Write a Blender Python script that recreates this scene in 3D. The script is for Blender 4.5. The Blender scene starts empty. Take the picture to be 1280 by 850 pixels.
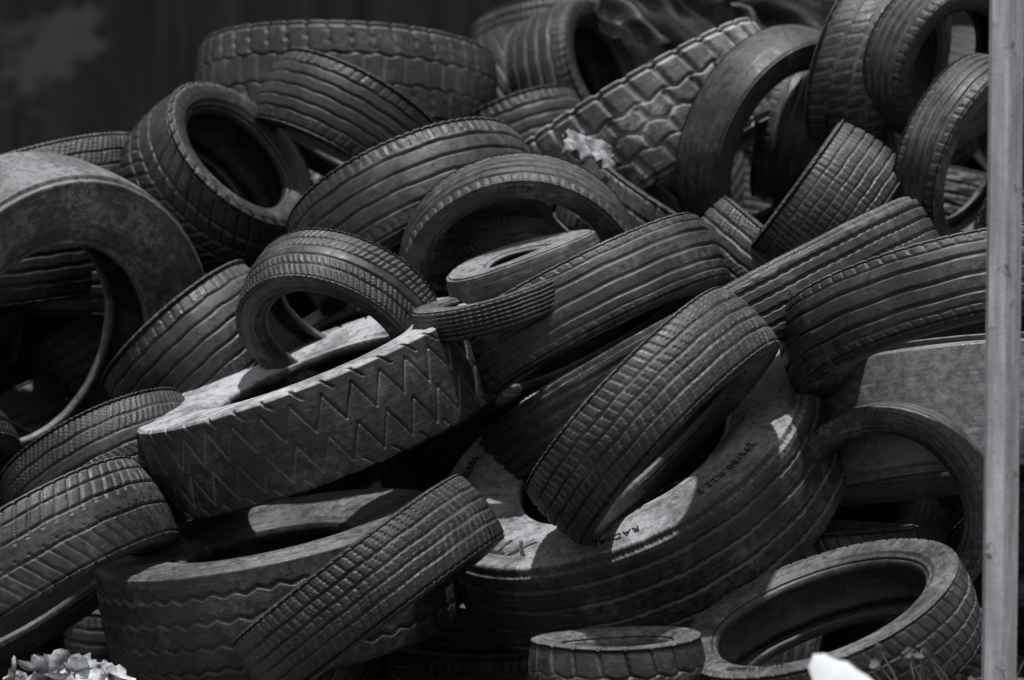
import bpy, math, random, bmesh
import numpy as np
from mathutils import Matrix, Vector
random.seed(7)
S=bpy.context.scene
S.view_settings.view_transform='Standard'; S.view_settings.look='None'; S.view_settings.exposure=0
ZC=0.84; CD=8.0; K=560.0

# ---------------------------------------------------------------- node helpers
class NT:
    def __init__(s,m):
        m.use_nodes=True; s.t=m.node_tree; s.n=s.t.nodes; s.l=s.t.links; s.n.clear()
    def node(s,ty,**kw):
        n=s.n.new(ty)
        for k,v in kw.items(): setattr(n,k,v)
        return n
    def put(s,inp,v):
        if isinstance(v,bpy.types.NodeSocket): s.l.new(v,inp)
        else: inp.default_value=v
    def math(s,op,a,b=0.0,clamp=False):
        n=s.node('ShaderNodeMath',operation=op,use_clamp=clamp); s.put(n.inputs[0],a); s.put(n.inputs[1],b); return n.outputs[0]
    def mapr(s,v,a,b,c=0.0,d=1.0):
        n=s.node('ShaderNodeMapRange'); n.interpolation_type='SMOOTHSTEP'
        s.put(n.inputs[0],v); n.inputs[1].default_value=a; n.inputs[2].default_value=b; n.inputs[3].default_value=c; n.inputs[4].default_value=d
        return n.outputs[0]
    def noise(s,vec,scale,detail=4,rough=.6):
        n=s.node('ShaderNodeTexNoise'); s.put(n.inputs['Vector'],vec); n.inputs['Scale'].default_value=scale
        n.inputs['Detail'].default_value=detail; n.inputs['Roughness'].default_value=rough; return n.outputs[0]
    def mixc(s,f,a,b):
        n=s.node('ShaderNodeMix',data_type='RGBA'); s.put(n.inputs[0],f); s.put(n.inputs[6],a); s.put(n.inputs[7],b); return n.outputs[2]
    def scalev(s,vec,sc,loc=(0,0,0)):
        n=s.node('ShaderNodeMapping'); s.put(n.inputs[0],vec); n.inputs['Scale'].default_value=sc; n.inputs['Location'].default_value=loc; return n.outputs[0]
    def attr(s,name):
        return s.node('ShaderNodeAttribute',attribute_name=name).outputs['Fac']
    def out(s,base,rough,bump=None,bdist=.002,bstr=1.0,spec=.5):
        b=s.node('ShaderNodeBsdfPrincipled'); o=s.node('ShaderNodeOutputMaterial'); s.l.new(b.outputs[0],o.inputs[0])
        s.put(b.inputs['Base Color'],base); s.put(b.inputs['Roughness'],rough); b.inputs['Specular IOR Level'].default_value=spec
        if bump is not None:
            bm=s.node('ShaderNodeBump'); s.put(bm.inputs['Height'],bump); bm.inputs['Distance'].default_value=bdist; bm.inputs['Strength'].default_value=bstr
            s.l.new(bm.outputs[0],b.inputs['Normal'])
        return b
def g(v): return (v*.98,v,v*1.04,1)

def rubber(name,base=.02,dust=.3,dcol=.22,rough=.45,sipe=0.0,up=.5,tread_clean=.6):
    m=bpy.data.materials.new(name); t=NT(m)
    tc=t.node('ShaderNodeTexCoord'); ob=tc.outputs['Object']; uv=tc.outputs['UV']
    oi=t.node('ShaderNodeObjectInfo').outputs['Random']
    cv=t.node('ShaderNodeCombineXYZ')
    t.put(cv.inputs[0],t.math('MULTIPLY',oi,37.0)); t.put(cv.inputs[1],t.math('MULTIPLY',oi,91.0))
    va=t.node('ShaderNodeVectorMath',operation='ADD'); t.put(va.inputs[0],ob); t.put(va.inputs[1],cv.outputs[0]); ob=va.outputs[0]
    big=t.noise(ob,6.0,3,.65); mid=t.noise(ob,45.0,4,.75); fine=t.noise(ob,380.0,1,.7)
    streak=t.noise(t.scalev(uv,(7,210,1)),1.0,3,.75)       # circumferential scuffs
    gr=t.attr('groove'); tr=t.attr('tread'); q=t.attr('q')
    nz=t.node('ShaderNodeSeparateXYZ'); gm=t.node('ShaderNodeNewGeometry'); t.put(nz.inputs[0],gm.outputs['Normal'])
    upf=t.mapr(nz.outputs[2],.3,.95)
    grain=t.math('ADD',t.math('MULTIPLY',mid,.6),t.math('MULTIPLY',fine,.4))
    patch=t.math('MULTIPLY',t.mapr(big,.44,.70),t.mapr(grain,.4,.62))
    d=t.math('MULTIPLY',patch,dust)
    d2=t.math('MULTIPLY',t.math('MULTIPLY',upf,up),t.mapr(grain,.33,.62,.25,1.0))
    d2=t.math('MULTIPLY',d2,t.mapr(big,.3,.6,.35,1.0))
    d3=t.math('MULTIPLY',t.math('MULTIPLY',t.mapr(streak,.50,.74),dust*.8+.14),t.mapr(grain,.4,.58))
    spk=t.math('MULTIPLY',t.mapr(mid,.67,.74),.45)
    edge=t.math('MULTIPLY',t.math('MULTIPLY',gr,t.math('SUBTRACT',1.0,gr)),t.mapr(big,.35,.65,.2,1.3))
    f=t.math('ADD',t.math('ADD',d,d2),t.math('ADD',d3,spk),True)
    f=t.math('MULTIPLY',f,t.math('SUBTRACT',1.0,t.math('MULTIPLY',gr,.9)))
    f=t.math('MULTIPLY',f,t.math('SUBTRACT',1.0,t.math('MULTIPLY',tr,tread_clean)))
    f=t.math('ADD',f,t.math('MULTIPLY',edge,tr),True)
    b0=t.mixc(t.mapr(mid,.3,.7),g(base*.7),g(base*1.4))
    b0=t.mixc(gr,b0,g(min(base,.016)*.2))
    col=t.mixc(f,b0,g(dcol))
    ro=t.math('ADD',t.math('MULTIPLY',f,.45),t.mapr(mid,.3,.7,rough-.07,rough+.16),True)
    bmid=t.noise(ob,60.0,2,.7)
    h=t.math('ADD',t.math('MULTIPLY',bmid,.6),t.math('MULTIPLY',fine,.25))
    side=t.math('SUBTRACT',1.0,tr)
    sx=t.node('ShaderNodeSeparateXYZ'); t.put(sx.inputs[0],uv)
    saw=t.math('SINE',t.math('MULTIPLY',sx.outputs[0],2*math.pi/.0065))
    band=t.math('MULTIPLY',t.mapr(q,.72,.735),t.mapr(q,.83,.815))
    h=t.math('ADD',h,t.math('MULTIPLY',t.math('MULTIPLY',band,saw),t.math('MULTIPLY',side,.18)))
    if sipe>0:
        w=t.math('ADD',t.math('MULTIPLY',sx.outputs[0],2*math.pi/.0085),t.math('MULTIPLY',t.math('SINE',t.math('MULTIPLY',sx.outputs[1],520.0)),1.0))
        sp=t.mapr(t.math('SINE',w),.72,.95)
        h=t.math('SUBTRACT',h,t.math('MULTIPLY',t.math('MULTIPLY',sp,sipe),tr))
    t.out(col,ro,h,.0022,.9,.5)
    return m

M={}
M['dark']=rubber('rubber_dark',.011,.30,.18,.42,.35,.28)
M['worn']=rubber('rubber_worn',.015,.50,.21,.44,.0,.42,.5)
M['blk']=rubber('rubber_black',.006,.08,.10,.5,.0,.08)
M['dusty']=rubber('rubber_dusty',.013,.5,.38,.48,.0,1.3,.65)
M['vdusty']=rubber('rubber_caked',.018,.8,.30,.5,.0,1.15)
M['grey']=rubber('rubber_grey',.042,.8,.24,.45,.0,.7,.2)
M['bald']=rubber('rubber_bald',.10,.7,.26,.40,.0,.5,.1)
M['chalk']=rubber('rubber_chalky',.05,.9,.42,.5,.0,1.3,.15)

# ---------------------------------------------------------------- tyre geometry
def crom(P,n):
    P=np.array(P,float); P=np.vstack([2*P[0]-P[1],P,2*P[-1]-P[-2]])
    o=[]
    for i in range(1,len(P)-2):
        for s in np.linspace(0,1,24,endpoint=False):
            a,b,c,d=P[i-1],P[i],P[i+1],P[i+2]
            o.append(.5*((2*b)+(-a+c)*s+(2*a-5*b+4*c-d)*s*s+(-a+3*b-3*c+d)*s**3))
    o.append(P[-2]); o=np.array(o)
    L=np.r_[0,np.cumsum(np.linalg.norm(np.diff(o,axis=0),axis=1))]
    s=np.linspace(0,L[-1],n)
    return np.c_[np.interp(s,L,o[:,0]),np.interp(s,L,o[:,1])]
def G(d,w):
    x=np.clip((w-np.abs(d))/(w*.5),0,1); return x*x*(3-2*x)
def fd(x,p): return (((x/p+.5)%1)-.5)*p
def tri(x): return 4*np.abs((x%1)-.5)-1
def pattern(name,u,v,L,tw):
    x=v*tw; a=np.abs(v)
    P=lambda p: L/max(1,round(L/p))
    Z=np.zeros_like(u*v)
    inn=(a<1.0)
    def circ(vs,w,off=0):
        h=Z
        for c in vs: h=np.maximum(h,G(x-c*tw+off,w)*inn)
        return h
    if name=='rib4':
        h=circ([-.62,-.2,.2,.62],.0050)
        h=np.maximum(h,.8*G(fd(u+.15*x,P(.026)),.0030)*(a>.74))
        return h
    if name=='rib3':
        h=circ([-.45,.05,.5],.0058); h=np.maximum(h,.7*circ([-.8,.82],.003))
        h=np.maximum(h,.7*G(fd(u+.4*x,P(.034)),.003)*(a>.84)); return h
    if name=='rib5':
        h=circ([-.7,-.36,0,.36,.7],.0044); h=np.maximum(h,.6*G(fd(u-.3*x,P(.03)),.003)*(a>.76)); return h
    if name=='truckrib':
        z=tri(u/P(.03))*.0015
        h=circ([-.72,-.26,.24,.70],.0055,z); h=np.maximum(h,.5*G(fd(u,P(.012)),.0028)*(a>.93)); return h
    if name=='block':
        h=circ([-.56,-.16,.2,.58],.0046)
        ph=np.where(v<-.56,0,np.where(v<-.16,.4,np.where(v<.2,.15,np.where(v<.58,.65,.3))))
        sl=np.where(v<0,.35,-.35)
        h=np.maximum(h,.8*G(fd(u+sl*x+ph*.03,P(.024)),.0031)); return h
    if name=='block2':
        h=circ([-.5,0,.5],.005)
        ph=np.where(v<-.5,0,np.where(v<0,.5,np.where(v<.5,.2,.6)))
        h=np.maximum(h,.8*G(fd(u+.5*x+ph*.04,P(.034)),.0034)); return h
    if name=='fine':
        h=circ([-.72,-.4,-.1,.2,.5,.78],.0034); h=np.maximum(h,.6*G(fd(u,P(.018)),.0030)); return h
    if name=='fine2':
        h=circ([-.6,-.2,.2,.6],.0042); h=np.maximum(h,.8*G(fd(u+.5*np.abs(x),P(.016)),.0030)*(a>.25)); return h
    if name=='zig':
        h=Z; z=tri(u/P(.052))*.0055
        for c in [-.68,-.25,.2,.64]: h=np.maximum(h,G(x-c*tw+z,.0050)*inn)
        return h
    if name=='diamond':      # herringbone truck drive tread
        p=P(.074); h=Z
        h=np.maximum(h,G((x-.44*tw+tri(u/p)*.34*tw)*.42,.0022)*(v>.06)*(v<.84))
        h=np.maximum(h,G((x+.42*tw+tri(u/p+.25)*.36*tw)*.42,.0022)*(v<.02)*(v>-.82))
        h=np.maximum(h,.9*G(fd(u+.9*x,p),.0042)*(a>.80)); return h
    if name=='vee':
        h=circ([-.3,.3],.0046)
        h=np.maximum(h,.9*G(fd(u+.055*np.abs(a)**1.2-.02*(v>0),P(.036))*.8,.0032)*(a>.16))
        return np.maximum(h,circ([-.72],.003))
    if name=='off':
        p=P(.085); st=np.where(v>0,.5,0)
        zz=np.where(a<.45,0,.3)
        h=G(fd(u+(st+zz)*p+.25*x,p),.0125)
        h=np.maximum(h,G(x+tri(u/p)*.012,.008))
        h=np.maximum(h,G(np.abs(x)-.47*tw+tri(u/p+.3)*.006,.006)*inn); return h
    if name=='lug':
        p=P(.06); st=np.where(v>0,.5,0)
        h=G(fd(u+st*p+.2*x,p),.0055)*(a>.35); h=np.maximum(h,circ([-.35,.35],.004,tri(u/p)*.004))
        return np.maximum(h,.7*G(fd(u+.3*p,p),.003)*(a<.35))
    if name=='chunk':
        p=P(.042); st=np.where(v>0,.5,0)
        h=G(fd(u+st*p+.6*np.abs(x),p),.0058); h=np.maximum(h,circ([-.4,0,.4],.005)); return h
    if name=='smooth':
        return .12*circ([-.5,.5],.004)
    return Z

def tyre(kind,px,py,y,Rp,W,rr,phi,f,pat='rib4',mat='dark',seg=420,depth=None,ov=.0,sq=.86,text=None,warp=0.0):
    sc=(CD+y)/CD
    R=Rp/K*sc; r=R*rr; H=R-r
    loc=Vector(((px-640)/K*sc,y,ZC+(425-py)/K*sc))
    ph=math.radians(phi); s=math.sqrt(1-f*f)
    z=Vector((math.cos(ph)*s,-f,math.sin(ph)*s)); x=Vector((math.sin(ph),0,-math.cos(ph))); yv=z.cross(x)
    mw=Matrix(((x.x,yv.x,z.x,loc.x),(x.y,yv.y,z.y,loc.y),(x.z,yv.z,z.z,loc.z),(0,0,0,1)))
    hw=W/2; tw=hw*sq; bz=hw*.78; truck=kind=='truck_tyre'
    if depth is None: depth=.009 if truck else .0065
    hi=seg>=420
    ns=44 if hi else 22; nt=84 if hi else 48; crown=W*.03 if truck else W*.055
    sh=R-crown
    side=crom([(r,bz*.86),(r+.004,bz*.99),(r+.012,bz*1.0),(r+.10*H,bz*1.02),(r+.28*H,hw*.93),(r+.55*H,hw),(r+.76*H,hw*.985),(r+.90*H,(hw*.94+tw*.06) if truck else hw*.93),(sh-.012 if truck else sh-.010,tw*1.06),(sh-.003,tw*1.012)],ns)
    qs=(side[:,0]-r)/H
    for c,a,w in ((.13,.003,.004),(.30,.0016,.003),(.70,.0016,.0028),(.86,.0022,.003)):
        side[:,1]+=a*np.exp(-((side[:,0]-(r+c*H))/w)**2)
    tv=np.linspace(1,-1,nt)*tw
    tread=np.c_[R-crown*np.abs(tv/tw)**2.2,tv]
    inner=crom([(r+.002,-bz*.74),(r+.02,-bz*.80),(r+.3*H,-(hw*.93-.012)),(r+.6*H,-(hw-.012)),(r+.85*H,-(hw*.88-.01)),(R-.026-crown,-tw*.75),(R-.02-crown*.3,-tw*.3),(R-.02-crown*.3,tw*.3),(R-.026-crown,tw*.75),(r+.85*H,(hw*.88-.01)),(r+.6*H,(hw-.012)),(r+.3*H,(hw*.93-.012)),(r+.02,bz*.80),(r+.002,bz*.74)],34 if hi else 22)
    prof=np.vstack([side,tread,side[::-1]*[1,-1],inner]); Pn=len(prof)
    tm=np.zeros(Pn); tm[ns:ns+nt]=1
    vv=np.full(Pn,9.0); vv[ns:ns+nt]=tv/tw
    dsh=(sh-side[:,0])/(.16*H if not truck else .2*H)
    vv[:ns]=1+np.clip(dsh,0,9)*.25; vv[ns+nt:ns+nt+ns]=-vv[:ns][::-1]
    th=np.linspace(0,2*math.pi,seg,endpoint=False); L=2*math.pi*R
    U=(th*R)[:,None]; V=vv[None,:]
    rnd=random.Random(int(px*7+py)); p1=rnd.random()*6.28
    Uw=U+.0012*np.sin(th*31+p1)[:,None]
    Vw=V+.010*np.sin(th*17+p1*2)[:,None]*(np.abs(V)<.95)
    fade=np.clip((1.25-np.abs(V))/.2,0,1); h=pattern(pat,Uw,np.clip(Vw,-1.3,1.3),L,tw)*fade*(np.abs(V)<1.3)
    wear=np.clip(.74+.26*np.cos(th*2+p1)[:,None]+.12*np.sin(th*9+p1)[:,None]-.18*rnd.uniform(-1,1)*V,.25,1.1)
    rad=prof[None,:,0]-depth*h*wear*(tm[None,:]+(1-tm[None,:])*.5)
    zz=np.repeat(prof[None,:,1],seg,0)-np.sign(V)*(1-tm[None,:])*h*depth*.5*(np.abs(V)<1.3)
    e=ov+rnd.uniform(-.014,.014)
    defo=1+e*np.cos(2*(th-p1))[:,None]+.004*np.cos(5*th+p1)[:,None]+.0012*np.cos(23*th+p1*3)[:,None]*tm[None,:]
    zz=zz+(warp+rnd.uniform(-.005,.005))*np.cos(2*th+p1)[:,None]
    X=rad*defo*np.cos(th)[:,None]; Y=rad*defo*np.sin(th)[:,None]
    co=np.stack([X,Y,zz],-1).reshape(-1,3)
    i=np.arange(seg)[:,None]; j=np.arange(Pn)[None,:]; i2=(i+1)%seg; j2=(j+1)%Pn
    F=np.stack([i*Pn+j,i*Pn+j2,i2*Pn+j2,i2*Pn+j],-1).reshape(-1,4)
    arc=np.r_[0,np.cumsum(np.linalg.norm(np.diff(prof,axis=0),axis=1))]; arc=np.r_[arc,arc[-1]+.01]
    ue=np.arange(seg+1)/seg*L
    UVq=np.stack([np.stack([ue[i+0*j],arc[j+0*i]],-1),np.stack([ue[i+0*j],arc[j+1+0*i]],-1),np.stack([ue[i+1+0*j],arc[j+1+0*i]],-1),np.stack([ue[i+1+0*j],arc[j+0*i]],-1)],2).reshape(-1,2)
    me=bpy.data.meshes.new(kind)
    me.vertices.add(len(co)); me.vertices.foreach_set('co',co.ravel().astype(np.float32))
    n=len(F); me.loops.add(n*4); me.loops.foreach_set('vertex_index',F.ravel().astype(np.int32))
    me.polygons.add(n); me.polygons.foreach_set('loop_start',np.arange(0,n*4,4,dtype=np.int32)); me.polygons.foreach_set('loop_total',np.full(n,4,np.int32))
    me.polygons.foreach_set('use_smooth',np.ones(n,bool))
    me.update(calc_edges=True)
    ul=me.uv_layers.new(name='UVMap'); ul.data.foreach_set('uv',UVq.ravel().astype(np.float32))
    def att(nm,arr):
        a=me.attributes.new(nm,'FLOAT','POINT'); a.data.foreach_set('value',arr.ravel().astype(np.float32))
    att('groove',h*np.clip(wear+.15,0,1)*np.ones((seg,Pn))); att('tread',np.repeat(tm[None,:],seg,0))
    qq=np.full(Pn,0.0); qq[:ns]=qs; qq[ns+nt:ns+nt+ns]=qs[::-1]; att('q',np.repeat(qq[None,:],seg,0))
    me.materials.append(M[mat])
    o=bpy.data.objects.new(kind,me); S.collection.objects.link(o); o.matrix_world=mw
    if text:
        for (body,size,frac,tha) in text:
            cu=bpy.data.curves.new('t','FONT'); cu.body=body; cu.size=size; cu.extrude=.0010; cu.align_x='CENTER'; cu.space_character=1.15; cu.resolution_u=3
            if size>.05: cu.offset=.0012
            to=bpy.data.objects.new('t',cu); S.collection.objects.link(to)
            dg=bpy.context.evaluated_depsgraph_get(); tme=bpy.data.meshes.new_from_object(to.evaluated_get(dg)); bpy.data.objects.remove(to)
            rm=r+frac*H
            order=np.argsort(side[:,0])
            for v in tme.vertices:
                ra=rm+v.co.y; a=math.radians(tha)-v.co.x/rm
                zb=float(np.interp(ra,side[order,0],side[order,1]))
                de=1+e*math.cos(2*(a-p1))+.004*math.cos(5*a+p1)
                v.co=(ra*de*math.cos(a),ra*de*math.sin(a),zb+v.co.z+.003+warp*math.cos(2*a+p1))
            tme.materials.clear(); tme.materials.append(M['letter'])
            lo=bpy.data.objects.new('lettering',tme); S.collection.objects.link(lo); lo.parent=o
    return o
mm=bpy.data.materials.new('rubber_lettering'); t=NT(mm); tc=t.node('ShaderNodeTexCoord'); nn=t.noise(tc.outputs['Object'],60,3)
t.out(t.mixc(t.mapr(nn,.45,.75),g(.010),g(.06)),.55,nn,.001); M['letter']=mm

C,T='car_tyre','truck_tyre'
rows=[
# kind,px,py,y,Rpx,W,rr,phi,f,pattern,mat,seg,extras
(T,798,614,.32,256,.27,.53,117,.44,'truckrib','vdusty',620,dict(text=[('XTA 2',.074,.46,205),('RADIAL',.03,.62,256),('295/80 R22.5',.03,.60,300),('TUBELESS',.03,.6,150)])),
(C,816,520,-.12,184,.185,.62,-44,.16,'block','worn',620,{}),
(T,888,432,.60,314,.165,.66,-61,.06,'truckrib','worn',620,dict(sq=.8)),
(C,726,398,.54,196,.185,.62,-62,.14,'rib3','worn',620,{}),
(T,399,508,.46,226,.225,.50,111,.14,'diamond','dusty',900,dict(sq=.95,depth=.012)),
(T,348,735,.24,222,.275,.46,101,.13,'zig','worn',620,dict(sq=.93)),
(C,462,737,-.20,184,.175,.62,-53,.07,'block','dark',620,{}),
(C,1038,800,-.35,190,.17,.72,111,.26,'block2','worn',620,dict(text=[('RADIAL TUBELESS',.016,.5,230)])),
(C,1112,638,.08,136,.16,.74,198,.93,'rib4','worn',520,dict(text=[('175/70 R13',.018,.45,100)])),
(C,1044,702,.34,108,.17,.62,90,.03,'block2','worn',420,{}),
(C,772,848,-.42,112,.18,.6,92,.04,'lug','worn',420,{}),
(C,36,718,.2,194,.22,.62,-57,.14,'vee','worn',620,{}),
(C,135,592,.60,132,.20,.62,-62,.24,'fine2','dark',420,{}),
(C,256,450,.95,124,.26,.62,-48,.10,'rib5','worn',420,{}),
(T,40,432,.85,236,.27,.60,-24,.72,'smooth','grey',520,dict(text=[('REGROOVABLE',.03,.6,60)])),
(C,55,262,1.45,155,.22,.62,-75,.14,'fine2','worn',420,{}),
(C,270,225,1.3,118,.24,.64,42,.50,'chunk','dark',420,dict(depth=.009)),
(C,430,158,1.5,115,.22,.62,-117,.16,'rib5','dark',420,{}),
(T,432,120,2.1,191,.26,.6,-92,.12,'lug','worn',420,{}),
(C,524,278,1.1,165,.24,.62,-66,.30,'rib4','worn',420,{}),
(C,650,338,.78,152,.15,.76,-88,.86,'rib4','worn',420,{}),
(C,424,400,.58,128,.16,.66,-112,.60,'fine2','worn',520,{}),
(C,622,382,.32,108,.075,.6,106,.10,'fine','worn',420,{}),
(C,656,336,.50,100,.085,.42,108,.14,'smooth','grey',420,{}),
(C,440,440,1.0,96,.16,.6,112,.35,'rib4','vdusty',320,{}),
(T,820,166,1.75,180,.28,.6,-60,.05,'off','chalk',520,dict(depth=.014)),
(C,972,180,1.45,150,.15,.70,-30,.66,'smooth','worn',420,{}),
(C,1005,168,1.65,95,.2,.6,-14,.2,'rib4','dark',320,{}),
(C,1098,92,1.3,110,.24,.62,-18,.35,'block2','worn',320,{}),
(C,1180,78,1.1,104,.16,.70,-32,.78,'rib4','dark',320,{}),
(C,1215,195,.85,128,.13,.72,-25,.58,'rib4','worn',420,{}),
(C,1036,262,.85,108,.21,.6,-36,.04,'fine','worn',420,{}),
(C,1184,392,.12,212,.195,.62,-76,.22,'rib3','worn',620,{}),
(T,1184,525,.42,194,.30,.6,-84,.14,'smooth','bald',420,{}),
(C,962,345,1.0,112,.18,.6,52,.08,'fine2','worn',320,{}),
(C,722,102,2.3,100,.22,.62,22,.5,'rib4','dark',320,{}),
(C,700,62,2.9,112,.2,.6,-84,.2,'fine','worn',320,{}),
(C,655,180,2.0,88,.2,.6,-70,.2,'rib4','dark',320,{}),
(C,800,285,1.35,105,.2,.6,55,.15,'block2','worn',320,{}),
(C,600,850,.85,120,.18,.6,90,.05,'block','dark',320,{}),
(C,205,800,.8,125,.19,.6,92,.05,'rib4','dark',320,{}),
(C,600,305,1.15,90,.17,.6,-80,.1,'fine2','worn',320,{}),
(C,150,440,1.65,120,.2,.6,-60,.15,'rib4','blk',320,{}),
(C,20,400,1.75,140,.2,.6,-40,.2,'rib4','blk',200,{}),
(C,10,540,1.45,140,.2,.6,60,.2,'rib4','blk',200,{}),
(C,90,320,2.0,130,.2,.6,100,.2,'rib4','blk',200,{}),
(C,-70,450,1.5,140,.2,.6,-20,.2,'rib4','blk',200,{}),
(C,20,330,1.25,112,.2,.6,96,.04,'rib4','blk',200,{}),  # unseen extra tyre, added behind the big left tyre to shade its hole
(C,130,345,1.35,95,.2,.6,88,.04,'rib4','blk',200,{}),  # second unseen tyre, added to keep sun out of that hole
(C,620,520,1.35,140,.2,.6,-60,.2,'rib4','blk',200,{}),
(C,1330,650,.5,150,.2,.62,-60,.3,'rib4','dark',320,{}),
(C,1370,330,1.0,160,.2,.62,-120,.3,'block','worn',320,{}),
(C,1360,120,1.4,150,.2,.62,-50,.3,'rib4','dark',320,{}),
(C,-120,600,.6,150,.2,.62,-50,.3,'rib4','dark',320,{}),
]
for rw in rows:
    tyre(*rw[:12],**rw[12])
# deeper layers of the heap
rf=random.Random(3)
for iy,pyy in enumerate((170,300,440,580,720,820)):
    for ix in range(8):
        pxx=-60+ix*190+(iy%2)*90
        if pyy<200 and pxx<560: continue
        ys=2.0-1.9*pyy/850+.85
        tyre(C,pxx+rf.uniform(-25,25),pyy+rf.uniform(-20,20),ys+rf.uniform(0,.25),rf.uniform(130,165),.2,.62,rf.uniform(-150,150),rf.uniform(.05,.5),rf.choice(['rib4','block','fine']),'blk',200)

# ---------------------------------------------------------------- ground
def meshobj(name,vs,fs,mat,smooth=True):
    me=bpy.data.meshes.new(name); me.from_pydata([tuple(v) for v in vs],[],fs); me.update()
    for p in me.polygons: p.use_smooth=smooth
    me.materials.append(mat); o=bpy.data.objects.new(name,me); S.collection.objects.link(o); return o
m=bpy.data.materials.new('dirt'); t=NT(m); tc=t.node('ShaderNodeTexCoord').outputs['Object']
n1=t.noise(tc,3,4,.7); n2=t.noise(tc,60,3,.7)
t.out(t.mixc(t.mapr(n2,.35,.7),t.mixc(n1,g(.035),g(.08)),g(.16)),.95,t.math('ADD',n1,t.math('MULTIPLY',n2,.4)),.03,1,.2)
rg=random.Random(5); vs=[];fs=[]
xs=sorted(set([-400,-150,-60,-25,-12,-7]+[-5+.1*i for i in range(101)]+[7,12,25,60,150,400])); ysl=sorted(set([-400,-100,-40,-15,-9]+[-5+.1*i for i in range(121)]+[9,15,40,100,400]))
for yy in ysl:
    for xx in xs:
        a=.02 if abs(xx)<4.9 and -4.9<yy<6.9 else 0
        vs.append((xx,yy,rg.uniform(-a,a*.2)))
nx=len(xs)
for a in range(len(ysl)-1):
    for b in range(nx-1): fs.append((a*nx+b,a*nx+b+1,(a+1)*nx+b+1,(a+1)*nx+b))
meshobj('ground',vs,fs,m)

# ---------------------------------------------------------------- metal fence behind
m=bpy.data.materials.new('old_sheet_metal'); t=NT(m); tc=t.node('ShaderNodeTexCoord').outputs['Object']
n1=t.noise(tc,1.7,4,.6); n2=t.noise(t.scalev(tc,(7,7,.8)),1,4,.7)
c=t.mixc(t.mapr(n2,.35,.75),g(.008),g(.022)); c=t.mixc(t.mapr(n1,.57,.66),c,g(.045))
t.out(c,.85,n2,.002,1,.15)
vs=[];fs=[];x=-9.0;pr=[]
while x<9:
    for dx,dy in ((0,0),(.50,0),(.54,.035),(.66,.035),(.70,0)): pr.append((x+dx,6.6+dy))
    x+=.701
for (a,b) in pr: vs+= [(a,b,-.02),(a,b,4.2)]
for i in range(len(pr)-1): fs.append((2*i,2*i+2,2*i+3,2*i+1))
fence=meshobj('metal_fence',vs,fs,m,False)
for zz in (.4,2.0,3.9):
    vs=[(-9,6.66,zz),(9,6.66,zz),(9,6.66,zz+.08),(-9,6.66,zz+.08),(-9,6.71,zz),(9,6.71,zz),(9,6.71,zz+.08),(-9,6.71,zz+.08)]
    o=meshobj('rail',vs,[(0,1,2,3),(4,7,6,5),(0,4,5,1),(3,2,6,7),(0,3,7,4),(1,5,6,2)],m,False); o.parent=fence

# ---------------------------------------------------------------- steel post on the right (angle section)
m=bpy.data.materials.new('weathered_paint'); t=NT(m); tc=t.node('ShaderNodeTexCoord').outputs['Object']
n1=t.noise(t.scalev(tc,(30,30,3)),1,4,.7); n2=t.noise(tc,18,4,.7)
c=t.mixc(t.mapr(n1,.35,.7),g(.26),g(.48)); c=t.mixc(t.mapr(n2,.60,.7),c,g(.09)); t.out(c,.55,n2,.002)
y0=-.9; sc=(CD+y0)/CD
bm=bmesh.new()
sec=[(0,0),(.032,-.012),(.070,.045),(.062,.047),(.029,-.002),(.008,.008),(.008,.045),(0,.045)]
lv=[0,.3,.8,1.4,2.0,2.6]; rings=[]
for z in lv:
    xa=(1229-640)/K*sc+z*.0120
    rings.append([bm.verts.new((xa+a,y0+b,z-.03)) for a,b in sec])
for a,b in zip(rings[:-1],rings[1:]):
    for i in range(8): bm.faces.new((a[i],a[(i+1)%8],b[(i+1)%8],b[i]))
bm.faces.new(rings[-1]); bm.faces.new(rings[0][::-1])
bmesh.ops.bevel(bm,geom=[e for e in bm.edges if abs(e.verts[0].co.z-e.verts[1].co.z)>.1],offset=.002,segments=2,affect='EDGES')
bmesh.ops.recalc_face_normals(bm,faces=bm.faces)
me=bpy.data.meshes.new('steel_post'); bm.to_mesh(me); bm.free(); me.materials.append(m)
S.collection.objects.link(bpy.data.objects.new('steel_post',me))

# ---------------------------------------------------------------- leaves
m=bpy.data.materials.new('dry_leaf'); t=NT(m); tc=t.node('ShaderNodeTexCoord').outputs['Object']
n1=t.noise(tc,25,3,.6); t.out(t.mixc(t.mapr(n1,.3,.7),g(.08),g(.7)),.7,n1,.002)
def leaf(vs,fs,c,size,rnd,rot=None,curl=None):
    n=len(vs)
    if rot is None: rot=Matrix.Rotation(rnd.uniform(0,6.28),3,'Z')@Matrix.Rotation(rnd.uniform(-1.1,1.1),3,'X')@Matrix.Rotation(rnd.uniform(-1,1),3,'Y')
    st=9; cur=rnd.uniform(.3,1.3) if curl is None else curl; tw=rnd.uniform(-.5,.5)
    for i in range(st):
        s=i/(st-1); w=math.sin(math.pi*min(1,s*.93+.05))**.8*.36*(1+.22*math.sin(i*2.6))
        for k in (-1,-.5,0,.5,1):
            p=Vector((k*w,s-.5,k*k*w*.5+cur*(s-.5)**2+tw*k*w*(s-.5)*2+rnd.uniform(-.006,.006)))*size
            vs.append(Vector(c)+rot@p)
    for i in range(st-1):
        for k in range(4):
            a=n+i*5+k; fs.append((a,a+1,a+6,a+5))
rl=random.Random(11); vs=[];fs=[]
for i in range(130):   # drift of leaves against the tyres
    x=rl.gauss(-.99,.16); y=rl.gauss(-.32,.13)
    hgt=.135*math.exp(-((x+.98)/.30)**2-((y+.32)/.2)**2)
    leaf(vs,fs,(x,y,hgt*rl.uniform(.35,1.0)+.01),rl.uniform(.05,.12),rl)
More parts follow.
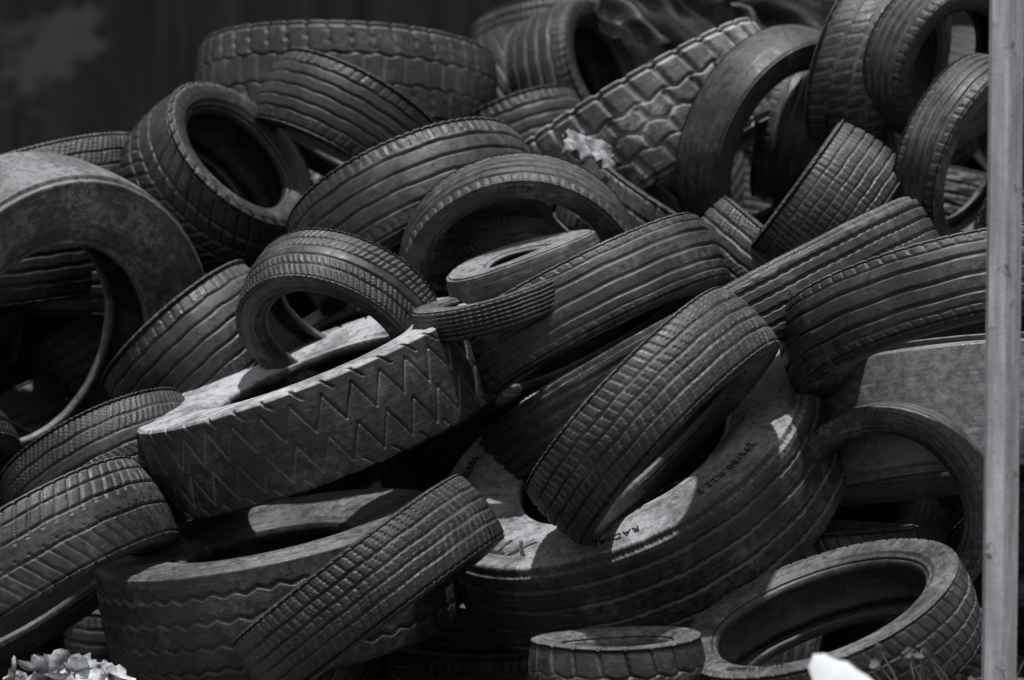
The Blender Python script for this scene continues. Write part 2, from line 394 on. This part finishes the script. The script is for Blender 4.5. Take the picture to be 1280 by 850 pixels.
for i in range(90): leaf(vs,fs,(rl.uniform(-2.5,2.5),rl.uniform(-2.5,.1),.015),rl.uniform(.03,.07),rl)
meshobj('leaf_litter',vs,fs,m)
m2=bpy.data.materials.new('dry_stem'); t=NT(m2); tc=t.node('ShaderNodeTexCoord').outputs['Object']; n1=t.noise(tc,50,3); t.out(t.mixc(n1,g(.04),g(.12)),.8,n1,.001)
vs=[];fs=[]
def stem(pts,r0,r1):
    n=len(vs)
    for i,p in enumerate(pts):
        r=r0+(r1-r0)*i/(len(pts)-1)
        for k in range(5): vs.append((p[0]+r*math.cos(k*1.2566),p[1]+r*math.sin(k*1.2566)*.7,p[2]+r*math.sin(k*1.2566)*.7))
    for i in range(len(pts)-1):
        for k in range(5): a=n+i*5; fs.append((a+k,a+(k+1)%5,a+5+(k+1)%5,a+5+k))
tips=[]
for i in range(26):
    b=Vector((rl.uniform(.80,1.02),rl.uniform(-.95,-.7),0)); d=Vector((rl.uniform(-.16,.12),rl.uniform(-.1,.1),rl.uniform(.2,.31)))
    pts=[b+d*s+Vector((0,0,-.06*s*s))+Vector((rl.uniform(-.006,.006),0,0)) for s in (0,.25,.5,.75,1)]
    stem(pts,.0028,.001); tips.append(pts[-1])
weed=meshobj('dry_weed',vs,fs,m2)
vs=[];fs=[]
for p in tips[:16]: leaf(vs,fs,p,rl.uniform(.02,.04),rl)
o=meshobj('leaves',vs,fs,m2); o.parent=weed
def at(px,py,y):
    sc=(CD+y)/CD; return Vector(((px-640)/K*sc,y,ZC+(425-py)/K*sc))
mp=bpy.data.materials.new('pale_leaf_skin'); t=NT(mp); tc=t.node('ShaderNodeTexCoord').outputs['Object']; n1=t.noise(tc,20,3); t.out(t.mixc(n1,g(.4),g(.65)),.7,n1,.002)
vs=[];fs=[]
tip=at(1072,842,-1.6); stem([Vector((tip.x+.03,-1.6,0)),Vector((tip.x+.035,-1.6,.1)),tip],.003,.002)
pl=meshobj('pale_leaf',vs,fs,m2)
cy=Vector((.90,0,-.42)).normalized(); cx=Vector((.15,.9,.38)); cx=(cx-cy*cx.dot(cy)).normalized(); cz=cx.cross(cy)
rot=Matrix((cx,cy,cz)).transposed()
vs=[];fs=[]; leaf(vs,fs,tip,.17,random.Random(2),rot,.2)
o=meshobj('blade',vs,fs,mp); o.parent=pl
def sheetobj(name,c,sx,sy,rot,mat,amp,seed,n=26):
    r=random.Random(seed); vs=[];fs=[]
    ph=[(r.uniform(3,14),r.uniform(3,14),r.uniform(0,6),r.uniform(.2,1)) for _ in range(7)]
    R3=Matrix.Rotation(rot[2],3,'Z')@Matrix.Rotation(rot[1],3,'Y')@Matrix.Rotation(rot[0],3,'X')
    for i in range(n):
        for j in range(n):
            a=i/(n-1)-.5; b=j/(n-1)-.5
            h=sum(w*abs(math.sin(fx*a+fy*b+p)) for fx,fy,p,w in ph)/3
            e=1-.18*abs(math.sin(7*a+seed))-.15*abs(math.sin(9*b+seed*2))
            vs.append(Vector(c)+R3@Vector((a*sx*e,b*sy*e,h*amp)))
    for i in range(n-1):
        for j in range(n-1): fs.append((i*n+j,i*n+j+1,(i+1)*n+j+1,(i+1)*n+j))
    return meshobj(name,vs,fs,mat)
mr=bpy.data.materials.new('dirty_cloth'); t=NT(mr); tc=t.node('ShaderNodeTexCoord').outputs['Object']; n1=t.noise(tc,30,4); t.out(t.mixc(t.mapr(n1,.35,.65),g(.1),g(.34)),.9,n1,.003)
mb=bpy.data.materials.new('black_plastic'); t=NT(mb); tc=t.node('ShaderNodeTexCoord').outputs['Object']; n1=t.noise(tc,20,3); t.out(t.mixc(n1,g(.006),g(.018)),.5,n1,.003)
sheetobj('crumpled_rag',at(722,205,1.15),.17,.13,(.6,.35,.3),mr,.07,2)
sheetobj('torn_plastic_sheet',at(800,40,2.4),.42,.30,(1.1,.3,.2),mb,.12,9)
sheetobj('torn_plastic_sheet',at(1000,20,2.6),.7,.35,(1.2,.0,.2),mb,.12,5)

# ---------------------------------------------------------------- light, world, camera
sd=Vector((-.02,-.22,1.0)).normalized()
sl=bpy.data.lights.new('sun','SUN'); sl.energy=4.8; sl.angle=math.radians(1.5); sl.color=(1,1,1)
so=bpy.data.objects.new('sun',sl); S.collection.objects.link(so); so.rotation_euler=sd.to_track_quat('Z','Y').to_euler()
w=bpy.data.worlds.new('World'); S.world=w; w.use_nodes=True; nt=w.node_tree; nt.nodes.clear()
sk=nt.nodes.new('ShaderNodeTexSky'); sk.sky_type='NISHITA'; sk.sun_disc=False
sk.sun_elevation=math.asin(sd.z); sk.sun_rotation=math.atan2(sd.x,sd.y)
hs=nt.nodes.new('ShaderNodeHueSaturation'); hs.inputs['Saturation'].default_value=.08
bg=nt.nodes.new('ShaderNodeBackground'); bg.inputs[1].default_value=.105; wo=nt.nodes.new('ShaderNodeOutputWorld')
nt.links.new(sk.outputs[0],hs.inputs['Color']); nt.links.new(hs.outputs[0],bg.inputs[0]); nt.links.new(bg.outputs[0],wo.inputs[0])
cd=bpy.data.cameras.new('camera'); cam=bpy.data.objects.new('camera',cd); S.collection.objects.link(cam)
cam.location=(0,-CD,ZC); cam.rotation_euler=(math.radians(90),0,0)
cd.sensor_width=36; cd.lens=36*CD*K/1280; cd.clip_end=1500
cd.dof.use_dof=True; cd.dof.focus_distance=CD+.05; cd.dof.aperture_fstop=2.8
S.camera=cam
